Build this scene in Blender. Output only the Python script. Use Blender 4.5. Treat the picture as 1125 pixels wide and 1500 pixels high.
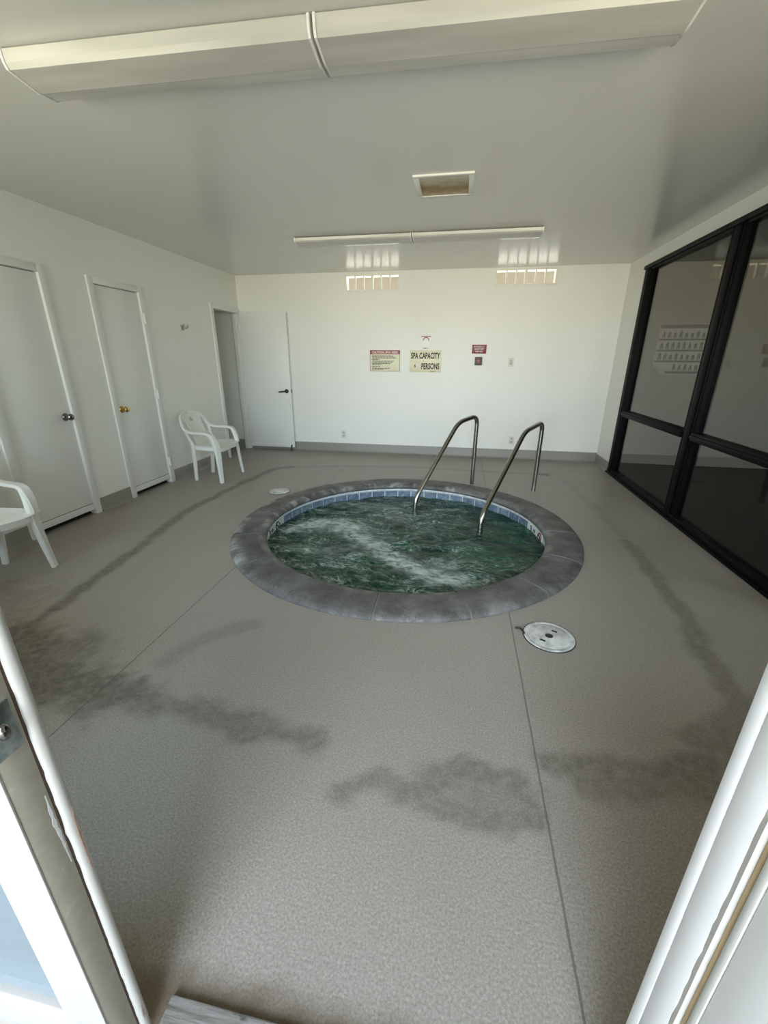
import bpy, bmesh, math, random
from mathutils import Vector, Matrix, noise
from math import sin, cos, pi, radians, hypot, atan2
random.seed(7)
for o in list(bpy.data.objects): bpy.data.objects.remove(o)
scene = bpy.context.scene
COL = scene.collection

# ------------------------------------------------------------------ camera
cd = bpy.data.cameras.new('camera'); cam = bpy.data.objects.new('camera', cd); COL.objects.link(cam)
cd.sensor_fit = 'VERTICAL'; cd.sensor_height = 36.0; cd.sensor_width = 27.0
cd.lens = 610.6 / 1500 * 36.0
cd.clip_start = 0.02
yaw, pit, rol = radians(-9.9477), radians(20.1152), radians(0.2367)
Fw = Vector((sin(yaw)*cos(pit), cos(yaw)*cos(pit), -sin(pit)))
Rt = Vector((cos(yaw), -sin(yaw), 0)); Up = Rt.cross(Fw)
R2 = Rt*cos(rol) + Up*sin(rol); U2 = -Rt*sin(rol) + Up*cos(rol)
M = Matrix((R2, U2, -Fw)).transposed().to_4x4(); M.translation = (0, 0, 1.38)
cam.matrix_world = M
scene.camera = cam

# ------------------------------------------------------------------ world, daylight, exposure
SKY = 16.5
w = bpy.data.worlds.new('sky'); scene.world = w; w.use_nodes = True
nt = w.node_tree; nt.nodes.clear()
tc = nt.nodes.new('ShaderNodeTexCoord'); sp = nt.nodes.new('ShaderNodeSeparateXYZ')
mr = nt.nodes.new('ShaderNodeMapRange'); mr.inputs[1].default_value = -1; mr.inputs[2].default_value = 1
cr = nt.nodes.new('ShaderNodeValToRGB')
bg = nt.nodes.new('ShaderNodeBackground'); wo = nt.nodes.new('ShaderNodeOutputWorld')
nt.links.new(tc.outputs['Generated'], sp.inputs[0]); nt.links.new(sp.outputs[2], mr.inputs[0])
nt.links.new(mr.outputs[0], cr.inputs[0]); nt.links.new(cr.outputs[0], bg.inputs[0]); nt.links.new(bg.outputs[0], wo.inputs[0])
el = cr.color_ramp.elements
el[0].position = 0.0; el[0].color = (.24, .20, .14, 1)
el[1].position = 1.0; el[1].color = (.42, .54, .70, 1)
e = el.new(.40); e.color = (.71, .635, .505, 1)
e = el.new(.48); e.color = (.95, .885, .745, 1)
e = el.new(.54); e.color = (.90, .96, 1.0, 1)
e = el.new(.66); e.color = (.86, 1.0, 1.15, 1)
bg.inputs[1].default_value = SKY

def portal(loc, sx, sy):                        # guides the sky's daylight through an opening
    l = bpy.data.lights.new('daylight', 'AREA'); l.shape = 'RECTANGLE'; l.size = sx; l.size_y = sy
    l.cycles.is_portal = True
    o = bpy.data.objects.new('daylight', l); COL.objects.link(o); o.location = loc
    o.rotation_euler = (radians(90), 0, 0)      # faces +y, into the room
    return o
portal((-.56, .20, 1.02), 1.78, 2.02)
portal((-2.40, .21, 1.675), 1.6, 1.45)
portal((1.25, .21, 1.675), 1.3, 1.45)
portal((3.7, .08, 1.55), 2.2, 1.2)

vs = scene.view_settings
scene.display_settings.display_device = 'sRGB'
vs.view_transform = 'Standard'; vs.look = 'None'; vs.gamma = 1.0; vs.use_curve_mapping = False
vs.exposure = 0.06
try:
    scene.cycles.max_bounces = 14; scene.cycles.diffuse_bounces = 8
    scene.cycles.transparent_max_bounces = 12
except Exception: pass

XL, XR, YB, H = -3.315, 1.983, 6.348, 2.509

# ------------------------------------------------------------------ helpers
def link(o): COL.objects.link(o); return o
def finish(me, ang=35):
    me.polygons.foreach_set('use_smooth', [True]*len(me.polygons))
    me.set_sharp_from_angle(angle=radians(ang)); me.update()
def obj(name, bm, mats, parent=None, ang=35):
    bmesh.ops.recalc_face_normals(bm, faces=bm.faces[:])
    me = bpy.data.meshes.new(name); bm.to_mesh(me); bm.free()
    for m in (mats if isinstance(mats, (list, tuple)) else [mats]): me.materials.append(m)
    finish(me, ang)
    o = link(bpy.data.objects.new(name, me))
    if parent: o.parent = parent
    return o
def thing(name, label, cat, loc=(0, 0, 0), rotz=0, group=None, kind=None):
    o = link(bpy.data.objects.new(name, None)); o.empty_display_size = .1
    o.location = loc; o.rotation_euler = (0, 0, rotz)
    return tag(o, label, cat, group, kind)
def tag(o, label, cat, group=None, kind=None):
    o['label'] = label; o['category'] = cat
    if group: o['group'] = group
    if kind: o['kind'] = kind
    return o
def B(): return bmesh.new()
def box(bm, x0, x1, y0, y1, z0, z1, bev=0, mi=0):
    t = bmesh.new()
    bmesh.ops.create_cube(t, size=1)
    for v in t.verts: v.co = ((x0+x1)/2 + v.co.x*(x1-x0), (y0+y1)/2 + v.co.y*(y1-y0), (z0+z1)/2 + v.co.z*(z1-z0))
    if bev: bmesh.ops.bevel(t, geom=t.edges[:], offset=bev, segments=2, profile=.5, affect='EDGES')
    for f in t.faces: f.material_index = mi
    merge(bm, t); return bm
def merge(bm, t, mat=None):
    if mat is not None: bmesh.ops.transform(t, matrix=mat, verts=t.verts[:])
    me = bpy.data.meshes.new('tmp'); t.to_mesh(me); t.free(); bm.from_mesh(me); bpy.data.meshes.remove(me)
def lathe(bm, prof, n=32, mat=None, mi=0):      # profile of (radius, height) round local z
    t = bmesh.new(); rings = []
    for r, z in prof:
        if r < 1e-6: rings.append([t.verts.new((0, 0, z))])
        else: rings.append([t.verts.new((r*cos(2*pi*k/n), r*sin(2*pi*k/n), z)) for k in range(n)])
    for a, b in zip(rings, rings[1:]):
        for k in range(n):
            k2 = (k+1) % n
            if len(a) == 1 and len(b) == 1: continue
            if len(a) == 1: f = t.faces.new((a[0], b[k], b[k2]))
            elif len(b) == 1: f = t.faces.new((a[k], a[k2], b[0]))
            else: f = t.faces.new((a[k], a[k2], b[k2], b[k]))
            f.material_index = mi
    merge(bm, t, mat); return bm
def tube(bm, pts, r, n=14, cap=True):
    pts = [Vector(p) for p in pts]; rings = []
    up = Vector((0, 0, 1)); prev = None
    for i, p in enumerate(pts):
        d = (pts[min(i+1, len(pts)-1)] - pts[max(i-1, 0)]).normalized()
        if prev is None:
            a = d.cross(up) if abs(d.z) < .95 else d.cross(Vector((1, 0, 0)))
        else: a = prev - d*prev.dot(d)
        a.normalize(); prev = a; b = d.cross(a)
        rr = r[i] if isinstance(r, (list, tuple)) else r
        rings.append([bm.verts.new(p + (a*cos(2*pi*k/n) + b*sin(2*pi*k/n))*rr) for k in range(n)])
    for A, Bq in zip(rings, rings[1:]):
        for k in range(n): bm.faces.new((A[k], A[(k+1) % n], Bq[(k+1) % n], Bq[k]))
    if cap: bm.faces.new(rings[0][::-1]); bm.faces.new(rings[-1])
    return bm
def roundpath(pts, r, n=7):
    pts = [Vector(p) for p in pts]; out = [pts[0]]
    for i in range(1, len(pts)-1):
        a = (pts[i-1]-pts[i]); b = (pts[i+1]-pts[i]); q = min(r, a.length*.45, b.length*.45)
        s = pts[i] + a.normalized()*q; e_ = pts[i] + b.normalized()*q
        for k in range(n+1):
            t = k/n; out.append(s*(1-t)**2 + pts[i]*2*t*(1-t) + e_*t*t)
    out.append(pts[-1]); return out
def smoothpath(pts, n=5):
    pts = [Vector(p) for p in pts]; out = []
    for i in range(len(pts)-1):
        p0 = pts[max(i-1, 0)]; p1 = pts[i]; p2 = pts[i+1]; p3 = pts[min(i+2, len(pts)-1)]
        for k in range(n):
            t = k/n
            out.append(.5*((2*p1) + (p2-p0)*t + (2*p0-5*p1+4*p2-p3)*t*t + (3*p1-p0-3*p2+p3)*t**3))
    out.append(pts[-1]); return out
def ribbon(bm, pts, wds, ths, wdirs, sub=5):    # flat bar of rounded section swept along a path
    n = len(pts)
    P = smoothpath(pts, sub)
    def S(seq): return [x[0] for x in smoothpath([Vector((s, 0, 0)) for s in seq], sub)]
    W = S(wds if isinstance(wds, (list, tuple)) else [wds]*n); T = S(ths if isinstance(ths, (list, tuple)) else [ths]*n)
    D = smoothpath(wdirs if isinstance(wdirs, list) else [wdirs]*n, sub)
    rings = []
    for i, p in enumerate(P):
        d = (P[min(i+1, len(P)-1)] - P[max(i-1, 0)]).normalized()
        a = (D[i] - d*D[i].dot(d)).normalized(); b = d.cross(a)
        hw, ht = W[i]/2, T[i]/2; c = min(hw, ht)*.5
        sec = [(hw, ht-c), (hw-c, ht), (-hw+c, ht), (-hw, ht-c), (-hw, -ht+c), (-hw+c, -ht), (hw-c, -ht), (hw, -ht+c)]
        rings.append([bm.verts.new(p + a*u + b*v) for u, v in sec])
    for A, Q in zip(rings, rings[1:]):
        for k in range(8): bm.faces.new((A[k], A[(k+1) % 8], Q[(k+1) % 8], Q[k]))
    bm.faces.new(rings[0][::-1]); bm.faces.new(rings[-1]); return bm
def extrude_poly(bm, prof, axis, a, b, mi=0):   # closed 2-D profile swept along an axis
    def P(u, v, t): return (t, u, v) if axis == 'x' else ((u, t, v) if axis == 'y' else (u, v, t))
    A = [bm.verts.new(P(u, v, a)) for u, v in prof]; Q = [bm.verts.new(P(u, v, b)) for u, v in prof]
    n = len(prof)
    fs = [bm.faces.new((A[k], A[(k+1) % n], Q[(k+1) % n], Q[k])) for k in range(n)]
    fs += [bm.faces.new(A[::-1]), bm.faces.new(Q)]
    for f in fs: f.material_index = mi
    return bm
def shell(bm, grid, th, keep=None):             # grid of points given thickness along its normals
    ny, nx = len(grid), len(grid[0]); nor = []
    for j in range(ny):
        row = []
        for i in range(nx):
            du = grid[j][min(i+1, nx-1)] - grid[j][max(i-1, 0)]; dv = grid[min(j+1, ny-1)][i] - grid[max(j-1, 0)][i]
            row.append(du.cross(dv).normalized())
        nor.append(row)
    top = [[bm.verts.new(grid[j][i] + nor[j][i]*th/2) for i in range(nx)] for j in range(ny)]
    bot = [[bm.verts.new(grid[j][i] - nor[j][i]*th/2) for i in range(nx)] for j in range(ny)]
    on = lambda j, i: 0 <= j < ny-1 and 0 <= i < nx-1 and (keep is None or keep(j, i))
    for j in range(ny-1):
        for i in range(nx-1):
            if not on(j, i): continue
            bm.faces.new((top[j][i], top[j][i+1], top[j+1][i+1], top[j+1][i]))
            bm.faces.new((bot[j][i], bot[j+1][i], bot[j+1][i+1], bot[j][i+1]))
            for (dj, di, p, q) in ((-1, 0, (j, i), (j, i+1)), (1, 0, (j+1, i+1), (j+1, i)), (0, -1, (j+1, i), (j, i)), (0, 1, (j, i+1), (j+1, i+1))):
                if not on(j+dj, i+di):
                    bm.faces.new((top[p[0]][p[1]], bot[p[0]][p[1]], bot[q[0]][q[1]], top[q[0]][q[1]]))
    loose = [v for v in bm.verts if not v.link_faces]
    bmesh.ops.delete(bm, geom=loose, context='VERTS'); return bm
def text(name, s, size, mat, parent, loc, rot=(radians(90), 0, 0), ax='CENTER', sx=1.0, bold=0.0, thick=.0006):
    c = bpy.data.curves.new(name, 'FONT'); c.body = s; c.size = size; c.align_x = ax; c.align_y = 'CENTER'
    c.extrude = thick; c.offset = bold; c.resolution_u = 3
    t = link(bpy.data.objects.new('tmp_text', c)); bpy.context.view_layer.update()
    me = bpy.data.meshes.new_from_object(t.evaluated_get(bpy.context.evaluated_depsgraph_get()))
    bpy.data.objects.remove(t); bpy.data.curves.remove(c)
    me.name = name; me.materials.clear(); me.materials.append(mat)
    for v in me.vertices: v.co.x *= sx
    o = link(bpy.data.objects.new(name, me)); o.parent = parent; o.location = loc; o.rotation_euler = rot
    return o

# ------------------------------------------------------------------ materials
def mat(name, col, rough=.5, metal=0, spec=.5, **kw):
    m = bpy.data.materials.new(name); m.use_nodes = True; b = m.node_tree.nodes['Principled BSDF']
    b.inputs['Base Color'].default_value = (*col, 1); b.inputs['Roughness'].default_value = rough
    b.inputs['Metallic'].default_value = metal; b.inputs['Specular IOR Level'].default_value = spec
    for k, v in kw.items(): b.inputs[k.replace('_', ' ')].default_value = v
    return m
class N:
    def __init__(s, m): s.m = m; s.t = m.node_tree; s.b = s.t.nodes['Principled BSDF']
    def new(s, ty, **kw):
        n = s.t.nodes.new(ty)
        for k, v in kw.items(): setattr(n, k, v)
        return n
    def lk(s, a, b): s.t.links.new(a, b)
    def coords(s): return s.new('ShaderNodeTexCoord').outputs['Object']
    def noise(s, scale, detail=4, rough=.55, vec=None, dist=0):
        n = s.new('ShaderNodeTexNoise'); n.inputs['Scale'].default_value = scale; n.inputs['Detail'].default_value = detail
        n.inputs['Roughness'].default_value = rough; n.inputs['Distortion'].default_value = dist
        s.lk(vec if vec is not None else s.coords(), n.inputs['Vector']); return n.outputs['Fac']
    def ramp(s, fac, stops):
        r = s.new('ShaderNodeValToRGB'); e = r.color_ramp.elements
        e[0].position, e[0].color = stops[0][0], (*stops[0][1], 1); e[1].position, e[1].color = stops[-1][0], (*stops[-1][1], 1)
        for p, c in stops[1:-1]: q = e.new(p); q.color = (*c, 1)
        s.lk(fac, r.inputs[0]); return r.outputs[0]
    def math(s, op, a, b=None, clamp=False):
        n = s.new('ShaderNodeMath', operation=op); n.use_clamp = clamp
        for i, v in enumerate((a, b)):
            if v is None: continue
            if isinstance(v, (int, float)): n.inputs[i].default_value = v
            else: s.lk(v, n.inputs[i])
        return n.outputs[0]
    def mix(s, fac, a, b, mode='MIX'):
        n = s.new('ShaderNodeMix', data_type='RGBA', blend_type=mode)
        for v, i in ((fac, 0), (a, 6), (b, 7)):
            if isinstance(v, (int, float)): n.inputs[i].default_value = v
            elif isinstance(v, tuple): n.inputs[i].default_value = (*v, 1)
            else: s.lk(v, n.inputs[i])
        return n.outputs[2]
    def bump(s, h, strength=.3, dist=.01):
        n = s.new('ShaderNodeBump'); n.inputs['Strength'].default_value = strength; n.inputs['Distance'].default_value = dist
        s.lk(h, n.inputs['Height']); s.lk(n.outputs[0], s.b.inputs['Normal'])
    def color(s, c): s.lk(c, s.b.inputs['Base Color'])
    def attr(s, name):
        n = s.new('ShaderNodeAttribute', attribute_name=name); return n.outputs['Fac']

def paint(name, col, rough, tex=90, bump=.12, var=.04, spec=.4):
    m = mat(name, col, rough, spec=spec); n = N(m)
    f = n.noise(1.3, 5)
    n.color(n.mix(f, tuple(c*(1-var) for c in col), tuple(min(1, c*(1+var)) for c in col)))
    n.bump(n.noise(tex, 3), bump, .004); return m
M_wall = paint('wall_paint', (.86, .855, .81), .42)
M_ceil = paint('ceiling_paint', (.68, .68, .65), .20, tex=60, bump=.06, spec=.5)
M_door = paint('door_paint', (.85, .85, .82), .38, tex=40, bump=.05, var=.02)
M_trim = paint('trim_paint', (.82, .82, .79), .35, tex=40, bump=.06, var=.02)
M_dark = mat('painted_darkness', (.01, .01, .01), .9)  # near-black standing in for unlit closets and the gap under doors
M_plastic = paint('chair_plastic', (.80, .80, .77), .38, tex=30, bump=.03, var=.03)
M_steel = mat('stainless_steel', (.42, .395, .36), .24, 1.0)
n = N(M_steel); n.bump(n.noise(300, 2), .05, .001)
M_chrome = mat('chrome', (.70, .70, .68), .12, 1.0)
M_nickel = mat('dark_nickel', (.26, .25, .23), .22, 1.0)
M_brass = mat('brass', (.72, .50, .18), .2, 1.0)
M_black = mat('black_metal', (.012, .012, .013), .4)
M_frame = mat('bronze_black_aluminium', (.005, .005, .006), .5, spec=.09)
M_cover = mat('white_cover_plate', (.72, .72, .66), .4)
M_slot = mat('dark_slot', (.03, .03, .03), .7)
M_text_black = mat('black_print', (.02, .02, .03), .6)
M_text_white = mat('white_print', (.80, .76, .74), .6)
M_sign = mat('cream_sign_face', (.80, .76, .56), .4)
M_red = mat('dark_red_sign', (.22, .018, .024), .4)
M_redh = mat('red_sign_band', (.30, .03, .03), .4)
M_paper = mat('white_paper', (.95, .95, .92), .6)
M_boxgrey = mat('grey_box', (.10, .10, .085), .5)
M_button = mat('red_button', (.24, .03, .035), .4)

# floor: grey coated concrete with speckle, water stains carried as an attribute
M_floor = mat('coated_concrete', (.33, .315, .28), .38, spec=.22); n = N(M_floor)
sp1 = n.noise(150, 4, .75); sp2 = n.noise(2.2, 5); sp3 = n.noise(38, 3, .6)
c = n.ramp(sp1, [(.32, (.235, .208, .180)), (.50, (.345, .309, .274)), (.70, (.48, .438, .400))])
c = n.mix(n.math('MULTIPLY', n.ramp(sp2, [(.35, (0, 0, 0)), (.70, (1, 1, 1))]), .20), c, (.235, .215, .182))
st = n.attr('stain')
stn = n.math('MULTIPLY', st, n.ramp(n.noise(24, 6, .7), [(.28, (.35, .35, .35)), (.62, (1.0, 1.0, 1.0))]), True)
c = n.mix(stn, c, (.085, .074, .056))
rs = n.attr('rust'); c = n.mix(rs, c, (.13, .09, .045))
# control joints at x = -1.485 and x = .36
sx = n.new('ShaderNodeSeparateXYZ'); n.lk(n.coords(), sx.inputs[0])
wob = n.math('MULTIPLY', n.math('SUBTRACT', n.noise(9, 2), .5), .004)
jx = n.math('ADD', sx.outputs[0], wob)
j1 = n.math('ABSOLUTE', n.math('ADD', jx, 1.485)); j2 = n.math('ABSOLUTE', n.math('SUBTRACT', jx, .36))
jm = n.math('LESS_THAN', n.math('MINIMUM', j1, j2), .0035)
c = n.mix(n.math('MULTIPLY', jm, .6), c, (.09, .085, .075))
n.color(c)
n.lk(n.math('ADD', n.math('MULTIPLY', sp3, .22), .24), n.b.inputs['Roughness'])
n.bump(n.math('SUBTRACT', n.math('ADD', n.math('MULTIPLY', sp1, .5), n.math('MULTIPLY', sp3, .4)), jm), .22, .004)
M_base = paint('grey_cove_base', (.27, .255, .225), .4, tex=120, bump=.12, var=.06)

# ------------------------------------------------------------------ setting: floor
CX, CY = -.4156, 3.404
STROKES = [
 ([(-2.19,5.24),(-2.37,5.12),(-2.47,4.43),(-2.5,3.86),(-2.53,3.32),(-2.39,2.63),(-2.34,2.26),(-2.27,1.82),(-2.25,1.6),(-2.23,1.49)], .045, .75),
 ([(-2.23,1.49),(-2.01,1.41),(-1.94,1.3),(-1.71,1.21),(-1.59,1.24),(-1.42,1.2)], .115, .80),
 ([(-1.85,1.45),(-2.05,1.25)], .14, .55),
 ([(-1.42,1.2),(-1.25,1.19),(-1.05,1.2),(-.85,1.17),(-.63,1.15),(-.47,1.14)], .055, .55),
 ([(-1.33,1.43),(-1.24,1.64),(-1.06,1.8)], .05, .28),
 ([(-.3,.96),(-.25,1.01),(-.19,1.05),(-.09,.99),(-.01,.97),(.08,.95),(.25,.96),(.32,.99),(.28,1.1),(.1,1.14),(0,1.07),(-.06,1.0)], .04, .55),
 ([(.0,1.03),(.14,1.05),(.28,1.03)], .08, .42),
 ([(1.29,5.34),(1.41,4.1),(1.41,3.5)], .04, .18),
 ([(1.41,3.4),(1.41,3.26),(1.37,2.72),(1.37,2.37),(1.29,2.01),(1.29,1.9),(1.26,1.7),(1.29,1.64)], .05, .5),
 ([(1.29,1.64),(1.07,1.4),(1.0,1.4)], .07, .45),
 ([(1.3,1.6),(1.2,1.45),(1.1,1.3)], .10, .4),
 ([(.4,1.2),(.52,1.22),(.65,1.23),(.86,1.26),(1.0,1.33)], .045, .55),
 ([(.53,1.16),(.66,1.16),(.8,1.18),(.95,1.22)], .06, .45),
 ([(-2.37,5.12),(-2.19,5.24)], .05, .8),
 ([(-2.19,5.24),(-1.54,5.4),(-.62,5.54),(.29,5.49),(.95,5.46)], .03, .35),
 ([(1.07,5.47),(1.14,5.46)], .06, .95),
 ([(-2.7,1.7),(-2.45,1.2)], .25, .35),
]
def segd(px, py, a, b):
    ax, ay = a; dx, dy = b[0]-ax, b[1]-ay; L = dx*dx+dy*dy
    t = 0 if L == 0 else max(0, min(1, ((px-ax)*dx + (py-ay)*dy)/L))
    return hypot(px-ax-t*dx, py-ay-t*dy)
def stain(x, y):
    wv = .75*noise.noise(Vector((x*6, y*6, 0))) + .55*noise.noise(Vector((x*16, y*16, 3))) + .3*noise.noise(Vector((x*38, y*38, 8)))
    s = 0
    for pts, wd, k in STROKES:
        if not (min(p[0] for p in pts)-.5 < x < max(p[0] for p in pts)+.5 and min(p[1] for p in pts)-.5 < y < max(p[1] for p in pts)+.5): continue
        d = min(segd(x, y, a, b) for a, b in zip(pts, pts[1:]))
        q = d/wd + wv*.9
        v = k*max(0, min(1, (1.45 - q)*1.25))
        s = max(s, v)
    return s
bm = B(); la = bm.verts.layers.float.new('stain'); lr = bm.verts.layers.float.new('rust')
x0, x1, y0, y1, stp = -3.45, 2.05, .21, 6.42, .022
nx, ny = int((x1-x0)/stp)+1, int((y1-y0)/stp)+1
V = [[None]*nx for _ in range(ny)]
for j in range(ny):
    for i in range(nx):
        x = x0 + (x1-x0)*i/(nx-1); y = y0 + (y1-y0)*j/(ny-1)
        v = bm.verts.new((x, y, 0)); v[la] = stain(x, y)
        if y < .62 and -.75 < x < .4:
            v[lr] = .75*max(0, min(1, (.50 - y + .03*noise.noise(Vector((x*20, y*20, 1))))/.07))*(1 if x < -.1 else max(0, 1-(x+.1)/.3))
        V[j][i] = v
for j in range(ny-1):
    for i in range(nx-1):
        q = (V[j][i], V[j][i+1], V[j+1][i+1], V[j+1][i])
        if all(hypot(v.co.x-CX, v.co.y-CY) < 1.40 for v in q): continue
        bm.faces.new(q)
bmesh.ops.delete(bm, geom=[v for v in bm.verts if not v.link_faces], context='VERTS')
floor = obj('floor', bm, M_floor); tag(floor, 'grey coated concrete floor with dark water stains', 'floor', kind='structure')
fm = floor.data
if fm.polygons[0].normal.z < 0: fm.flip_normals()

bm = B(); box(bm, -5.2, XL-.13, 2.3, 6.5, -.05, 0)
tag(obj('floor_hall', bm, M_floor), 'floor of the small rooms behind the left wall doors', 'floor', kind='structure')

# ------------------------------------------------------------------ ceiling (hole for the exhaust fan)
FX0, FX1, FY0, FY1 = -.375, -.02, 3.31, 3.655
bm = B()
box(bm, -3.45, FX0, .2, 6.5, H, H+.1); box(bm, FX1, 2.1, .2, 6.5, H, H+.1)
box(bm, FX0, FX1, .2, FY0, H, H+.1); box(bm, FX0, FX1, FY1, 6.5, H, H+.1)
tag(obj('ceiling', bm, M_ceil), 'glossy off-white painted ceiling', 'ceiling', kind='structure')

# ------------------------------------------------------------------ walls
D1, D2, D3 = (2.59, 3.17), (3.69, 4.262), (5.636, 6.325)
bm = B(); T = .11
ys = [.2, D1[0], D1[1], D2[0], D2[1], D3[0], D3[1], YB]
for a, b, op in zip(ys, ys[1:], (0, 1, 0, 1, 0, 1, 0)):
    box(bm, XL-T, XL, a, b, 2.015 if op else 0, H)
tag(obj('wall_left', bm, M_wall), 'white painted left wall with three doorways', 'wall', kind='structure')

VL = (-1.655, -.925, 2.285, 2.455); VR = (.375, 1.11, 2.31, 2.47)
bm = B(); T = .12
xs = [-5.2, VL[0], VL[1], VR[0], VR[1], XR+.1]
for k, (a, b) in enumerate(zip(xs, xs[1:])):
    if k in (1, 3):
        v = VL if k == 1 else VR
        box(bm, a, b, YB, YB+T, 0, v[2]); box(bm, a, b, YB, YB+T, v[3], H+.1)
    else: box(bm, a, b, YB, YB+T, 0, H+.1)
tag(obj('wall_back', bm, M_wall), 'white painted back wall with spa signs', 'wall', kind='structure')

WY0, WY1, WZ1 = .62, 5.775, 2.385
bm = B(); T = .12
box(bm, XR, XR+T, WY1, YB, 0, H); box(bm, XR, XR+T, WY0, WY1, WZ1, H); box(bm, XR, XR+T, .2, WY0, 0, H)
tag(obj('wall_right', bm, M_wall), 'white painted right wall around the dark glazing', 'wall', kind='structure')

bm = B()
DX0, DX1 = -1.47, .40
WLx = (-3.2, -1.6); WRx = (.6, 1.9); wz = (.95, 2.4)
box(bm, -3.45, WLx[0], .22, .40, 0, H); box(bm, WLx[1], DX0, .22, .40, 0, H)
box(bm, WLx[0], WLx[1], .22, .40, 0, wz[0]); box(bm, WLx[0], WLx[1], .22, .40, wz[1], H)
box(bm, DX0, DX1, .22, .40, 2.04, H)
box(bm, DX1, WRx[0], .22, .40, 0, H); box(bm, WRx[1], 2.1, .22, .40, 0, H)
box(bm, WRx[0], WRx[1], .22, .40, 0, wz[0]); box(bm, WRx[0], WRx[1], .22, .40, wz[1], H)
tag(obj('wall_front', bm, M_wall), 'front wall around the entrance, behind the viewer', 'wall', kind='structure')

# rooms behind the left wall
bm = B()
box(bm, -4.7, XL-.11, 4.95, 5.05, 0, H); box(bm, -4.8, -4.7, 4.95, YB, 0, H); box(bm, -4.8, XL-.11, 4.95, YB, H, H+.1)
tag(obj('wall_hall', bm, M_wall), 'walls of the side room seen through the open door', 'wall', kind='structure')
bm = B()
box(bm, -4.3, XL-.11, 2.35, 2.45, 0, H); box(bm, -4.3, -4.2, 2.35, 4.95, 0, H); box(bm, -4.3, XL-.11, 2.35, 4.95, H, H+.1)
tag(obj('wall_closet', bm, M_dark), 'dark closets behind the closed doors', 'wall', kind='structure')

# the dark room behind the glazing
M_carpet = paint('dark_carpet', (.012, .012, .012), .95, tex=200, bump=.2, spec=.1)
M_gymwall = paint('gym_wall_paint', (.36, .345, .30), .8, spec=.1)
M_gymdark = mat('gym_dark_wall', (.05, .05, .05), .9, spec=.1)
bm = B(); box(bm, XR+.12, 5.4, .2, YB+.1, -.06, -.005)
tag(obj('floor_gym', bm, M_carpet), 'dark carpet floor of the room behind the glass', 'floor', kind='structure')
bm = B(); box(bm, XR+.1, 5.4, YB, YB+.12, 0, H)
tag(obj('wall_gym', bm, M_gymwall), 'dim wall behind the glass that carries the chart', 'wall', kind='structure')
bm = B(); box(bm, 5.4, 5.5, .1, YB+.1, 0, H); box(bm, XR+.12, 2.6, .1, .2, 0, H); box(bm, 4.8, 5.4, .1, .2, 0, H); box(bm, 2.6, 4.8, .1, .2, 0, .95); box(bm, 2.6, 4.8, .1, .2, 2.15, H); box(bm, XR+.12, 5.5, .1, YB+.1, H, H+.1)  # front opening added to let daylight into this room
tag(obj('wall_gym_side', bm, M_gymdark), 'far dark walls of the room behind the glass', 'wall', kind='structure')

# ------------------------------------------------------------------ cove baseboards
def cove(name, axis, fixed, sgn, spans, h=.135):
    bm = B()
    prof = [(0, 0), (.035, 0), (.020, .006), (.012, .016), (.009, .032), (.008, h-.006), (.004, h), (0, h)]
    for a, b in spans:
        if axis == 'x': extrude_poly(bm, [(fixed + sgn*u, v) for u, v in prof], 'x', a, b)
        else: extrude_poly(bm, [(fixed + sgn*u, v) for u, v in prof], 'y', a, b)
    o = obj(name, bm, M_base); return tag(o, 'grey cove base along the %s wall' % name.split('_')[1], 'baseboard', kind='structure')
cove('baseboard_back', 'x', YB, -1, [(XL, XR)])
cove('baseboard_left', 'y', XL, 1, [(.42, D1[0]-.066), (D1[1]+.064, D2[0]-.064), (D2[1]+.074, D3[0]-.066)], .13)
cove('baseboard_right', 'y', XR, -1, [(WY1+.02, YB)], .12)
cove('baseboard_hall', 'x', YB, -1, [(-4.7, XL-.115)], .14)

# ------------------------------------------------------------------ doors on the left wall
def casing(name, y0, y1, z1, w0, w1, parent, depth=.015, bottom=(0, 0)):
    bm = B()
    prof = lambda a, b: None
    if w0: box(bm, XL-.115, XL+depth, y0-w0, y0+.004, bottom[0], z1+.055, .003)
    if w1: box(bm, XL-.115, XL+depth, y1-.004, y1+w1, bottom[1], z1+.055, .003)
    box(bm, XL-.112, XL+depth-.0008, y0+.003, y1-.003, z1-.003, z1+.0545, .003)
    # stops set back inside the frame
    if w1: box(bm, XL-.10, XL-.045, y1-.014, y1, 0.02, z1)
    if w0: box(bm, XL-.10, XL-.045, y0, y0+.014, 0.02, z1)
    return obj(name, bm, M_trim, parent)
def knob(parent, y, z, m, lab):
    bm = B(); Mx = Matrix.Translation((XL-.006, y, z)) @ Matrix.Rotation(radians(90), 4, 'Y')
    lathe(bm, [(0, 0), (.033, 0), (.033, .005), (.026, .012), (.014, .016), (.012, .030), (.020, .036), (.027, .046), (.028, .058), (.022, .068), (.010, .073), (0, .073)], 28, Mx)
    o = obj('door_knob', bm, m, parent); o['label'] = lab; return o
def hinge(parent, y, z):
    bm = B(); box(bm, XL-.004, XL+.003, y-.03, y+.03, z-.045, z+.045, .002)
    lathe(bm, [(0, -.048), (.0065, -.048), (.0065, .048), (0, .048)], 12, Matrix.Translation((XL+.028, y-.004, z)))
    box(bm, XL-.004, XL+.028, y-.006, y-.002, z-.045, z+.045)
    o = obj('hinge', bm, M_trim, parent); return o
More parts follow.
